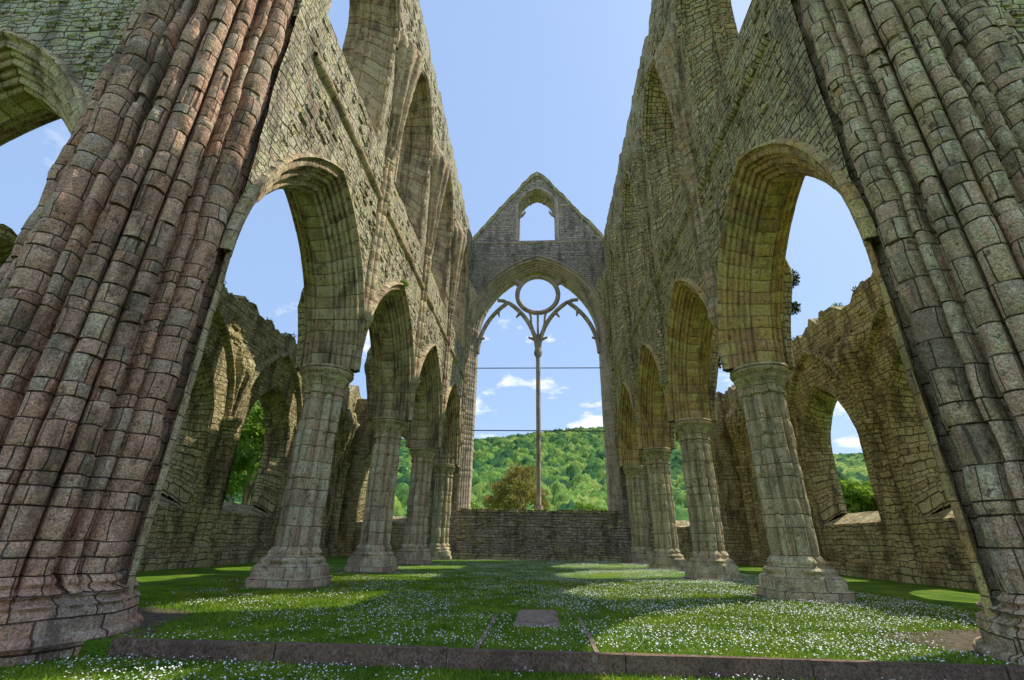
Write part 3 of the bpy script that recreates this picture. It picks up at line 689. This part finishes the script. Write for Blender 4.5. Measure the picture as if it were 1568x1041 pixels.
# ------------------------------------------------------------------ trees
M_bark,nt,bs=newmat('bark'); g=N(nt); tc=g.n('ShaderNodeTexCoord'); a=g.noise(tc.outputs['Object'],6,5); g.l(g.ramp(a.outputs[0],[(.3,(.06,.045,.03)),(.7,(.16,.13,.1))]),bs.inputs['Base Color'])
M_leafA=leafmat('leaves_fresh_green',(.10,.20,.02),(.28,.42,.05),.5,.6)
M_leafB=leafmat('leaves_olive_bronze',(.18,.17,.035),(.44,.36,.09),.4,.8)
M_leafC=leafmat('leaves_dark',(.03,.06,.015),(.08,.13,.03),.25,2)
def tree(name,x,y,z,H,Rd,mat,seed,nl=9000,ls=.16,low=.25):
    r=np.random.default_rng(seed); rs=random.Random(seed); em=bpy.data.objects.new(name,None); scn.collection.objects.link(em)
    mb=MB()
    def limb(p0,p1,r0_,r1_):
        p0=Vector(p0);p1=Vector(p1); d=(p1-p0).normalized(); a=d.orthogonal().normalized(); b=d.cross(a); P=[];UV=[]
        for i in range(5):
            f=i/4; c=p0.lerp(p1,f)+a*math.sin(f*3)*r0_*.6; q=r0_+(r1_-r0_)*f
            P.append([c+(a*math.cos(t)+b*math.sin(t))*q for t in np.linspace(0,2*math.pi,8)]); UV.append([(t,f) for t in range(8)])
        mb.grid(P,UV)
    limb((x,y,z-.3),(x+.1,y,z+H*.45),H*.028,H*.018); tips=[]
    for k in range(16):
        a=rs.uniform(0,6.28); el=rs.uniform(-.3 if low<.25 else .1,1.4); L=Rd*rs.uniform(.55,1.0); s0=(x+.1*rs.random(),y,z+H*rs.uniform(low,.45))
        e=(x+math.cos(a)*math.cos(el)*L,y+math.sin(a)*math.cos(el)*L,min(z+H*.5+math.sin(el)*H*.42,z+H*.95)); limb(s0,e,H*.011,H*.003); tips.append(e)
        for q in range(3): tips.append((e[0]+rs.uniform(-1,1)*Rd*.35,e[1]+rs.uniform(-1,1)*Rd*.35,e[2]+rs.uniform(-.8,.6)*Rd*.3))
    o=mb.make('trunk_and_limbs',M_bark,parent=em)
    tips=np.array(tips); cr=r.uniform(.16,.34,len(tips))*Rd; id_=r.integers(0,len(tips),nl); dv=r.normal(0,1,(nl,3)); dv/=np.linalg.norm(dv,axis=1)[:,None]
    c=tips[id_]+dv*(cr[id_]*r.uniform(.3,1,nl)**.5)[:,None]*np.array([1,1,.75])
    u=r.normal(0,1,(nl,3));u/=np.linalg.norm(u,axis=1)[:,None]; v=np.cross(u,r.normal(0,1,(nl,3)));v/=np.linalg.norm(v,axis=1)[:,None]
    s=(ls*r.uniform(.6,1.3,nl))[:,None]; V=np.stack([c-u*s,c+v*s*.5,c+u*s,c-v*s*.5],1).reshape(-1,3)
    fastmesh('leaves',V,np.arange(4*nl).reshape(-1,4),mat,em)
tree('bronze_tree',-2.9,62,-.5,10.2,3.9,M_leafB,3,9000,.17)
tree('green_tree',-21.5,35,-.3,11,4.8,M_leafA,4,13000,.2,.12)
tree('green_tree',-19,22,-.3,9,3.6,M_leafA,5,9000,.17,.12)
tree('green_tree',-30,52,-.3,12,5.5,M_leafA,6,9000,.28)
tree('green_tree',29,46,-.3,7,3.5,M_leafA,7,7000,.22)
tree('green_tree',20,33,-.3,5,2.5,M_leafA,8,6000,.18)
tree('green_tree',-12,75,-.3,7,4,M_leafA,9,6000,.25)
tree('green_tree',8,80,-.3,6.5,4,M_leafA,10,6000,.25)
def tuft(V_,c,r_,n,r,ls=.05):
    dv=r.normal(0,1,(n,3)); dv/=np.linalg.norm(dv,axis=1)[:,None]; p=np.array(c)+dv*(r_*r.uniform(.1,1,n)**.6)[:,None]*np.array([.8,1,.8])
    u=dv+r.normal(0,.5,(n,3));u/=np.linalg.norm(u,axis=1)[:,None]; v=np.cross(u,r.normal(0,1,(n,3)));v/=np.linalg.norm(v,axis=1)[:,None]
    s=(ls*r.uniform(.6,1.3,n))[:,None]; V_.append(np.stack([p-u*s,p+v*s*.4,p+u*s,p-v*s*.4],1).reshape(-1,3))
r=np.random.default_rng(5)
V_=[]
for (c,q,n_) in (((6.95,Y1,7.8),.36,1100),((6.85,Y1+.1,8.2),.22,400),((6.9,Y1,6.9),.22,400),((6.9,Y1+B,7.5),.36,1000)): tuft(V_,c,q,n_,r,.04)
for i in range(120):
    s=r.choice([-1,1]); y=r.uniform(8,29); tuft(V_,(s*(XA+r.uniform(0,.8)),y,TOPS[s](y)+.02),r.uniform(.1,.28),90,r,.04)
V=np.concatenate(V_); fastmesh('wall_shrub',V,np.arange(len(V)).reshape(-1,4),M_leafC)
V_=[]
tuft(V_,(-4.82,14.6,9.5),.2,240,r)
for i in range(150):
    s=r.choice([-1,1]); q=r.uniform(); y=r.uniform(8,29)
    if q<.6: c=(s*(XA+r.uniform(0,.8)),y,TOPS[s](y)+.03)
    elif q<.7: c=(s*(XF-.02),max(y,12),10.97)
    else: c=(s*(XF+.2),max(y,12),22.0)
    tuft(V_,c,r.uniform(.06,.18),60,r,.04)
for i in range(25):
    x_=r.uniform(-4,4); tuft(V_,(x_,YE+.1,2.72),.1,40,r,.04)
V=np.concatenate(V_); fastmesh('wall_top_ferns',V,np.arange(len(V)).reshape(-1,4),M_leafA)
# ------------------------------------------------------------------ light
el=math.radians(54); phi=math.radians(28)
sd=Vector((math.cos(el)*math.cos(phi),math.cos(el)*math.sin(phi),math.sin(el)))
sl=bpy.data.lights.new('sun','SUN'); sl.energy=5.0; sl.angle=math.radians(.5); sl.color=(1,.93,.80)
so=bpy.data.objects.new('sun',sl); scn.collection.objects.link(so); so.rotation_euler=sd.to_track_quat('Z','Y').to_euler()
w=bpy.data.worlds.new('World'); scn.world=w; w.use_nodes=True; nt=w.node_tree; nt.nodes.clear(); g=N(nt)
out=g.n('ShaderNodeOutputWorld'); bg=g.n('ShaderNodeBackground'); sky=g.n('ShaderNodeTexSky'); sky.sky_type='NISHITA'; sky.sun_disc=False
sky.sun_elevation=el; sky.sun_rotation=math.radians(62); sky.air_density=1.0; sky.dust_density=1.0; sky.ozone_density=1.2
tc=g.n('ShaderNodeTexCoord'); sp=g.n('ShaderNodeSeparateXYZ'); g.l(tc.outputs['Generated'],sp.inputs[0])
haze=g.mix(.65,sky.outputs[0],(3.3,4.8,7.7))
zz=g.math('ADD',g.math('MAXIMUM',sp.outputs[2],0.0),.22)
cb=g.n('ShaderNodeCombineXYZ'); g.l(g.math('DIVIDE',sp.outputs[0],zz),cb.inputs[0]); g.l(g.math('DIVIDE',sp.outputs[1],zz),cb.inputs[1])
cn=g.noise(cb.outputs[0],2.6,5,.62,0)
thr=g.math('MULTIPLY',g.math('MAXIMUM',sp.outputs[2],0.0),.38)
cm=g.ramp(g.math('SUBTRACT',cn.outputs[0],thr),[(.42,0.0),(.51,1.0)])
cm=g.math('MULTIPLY',cm,g.ramp(sp.outputs[2],[(.42,.95),(.62,0.0)]))
col=g.mix(cm,haze,(8.0,8.2,8.6)); g.l(col,bg.inputs[0]); bg.inputs[1].default_value=.15
g.l(bg.outputs[0],out.inputs[0])
scn.view_settings.view_transform='Standard'; scn.view_settings.look='None'; scn.view_settings.exposure=0
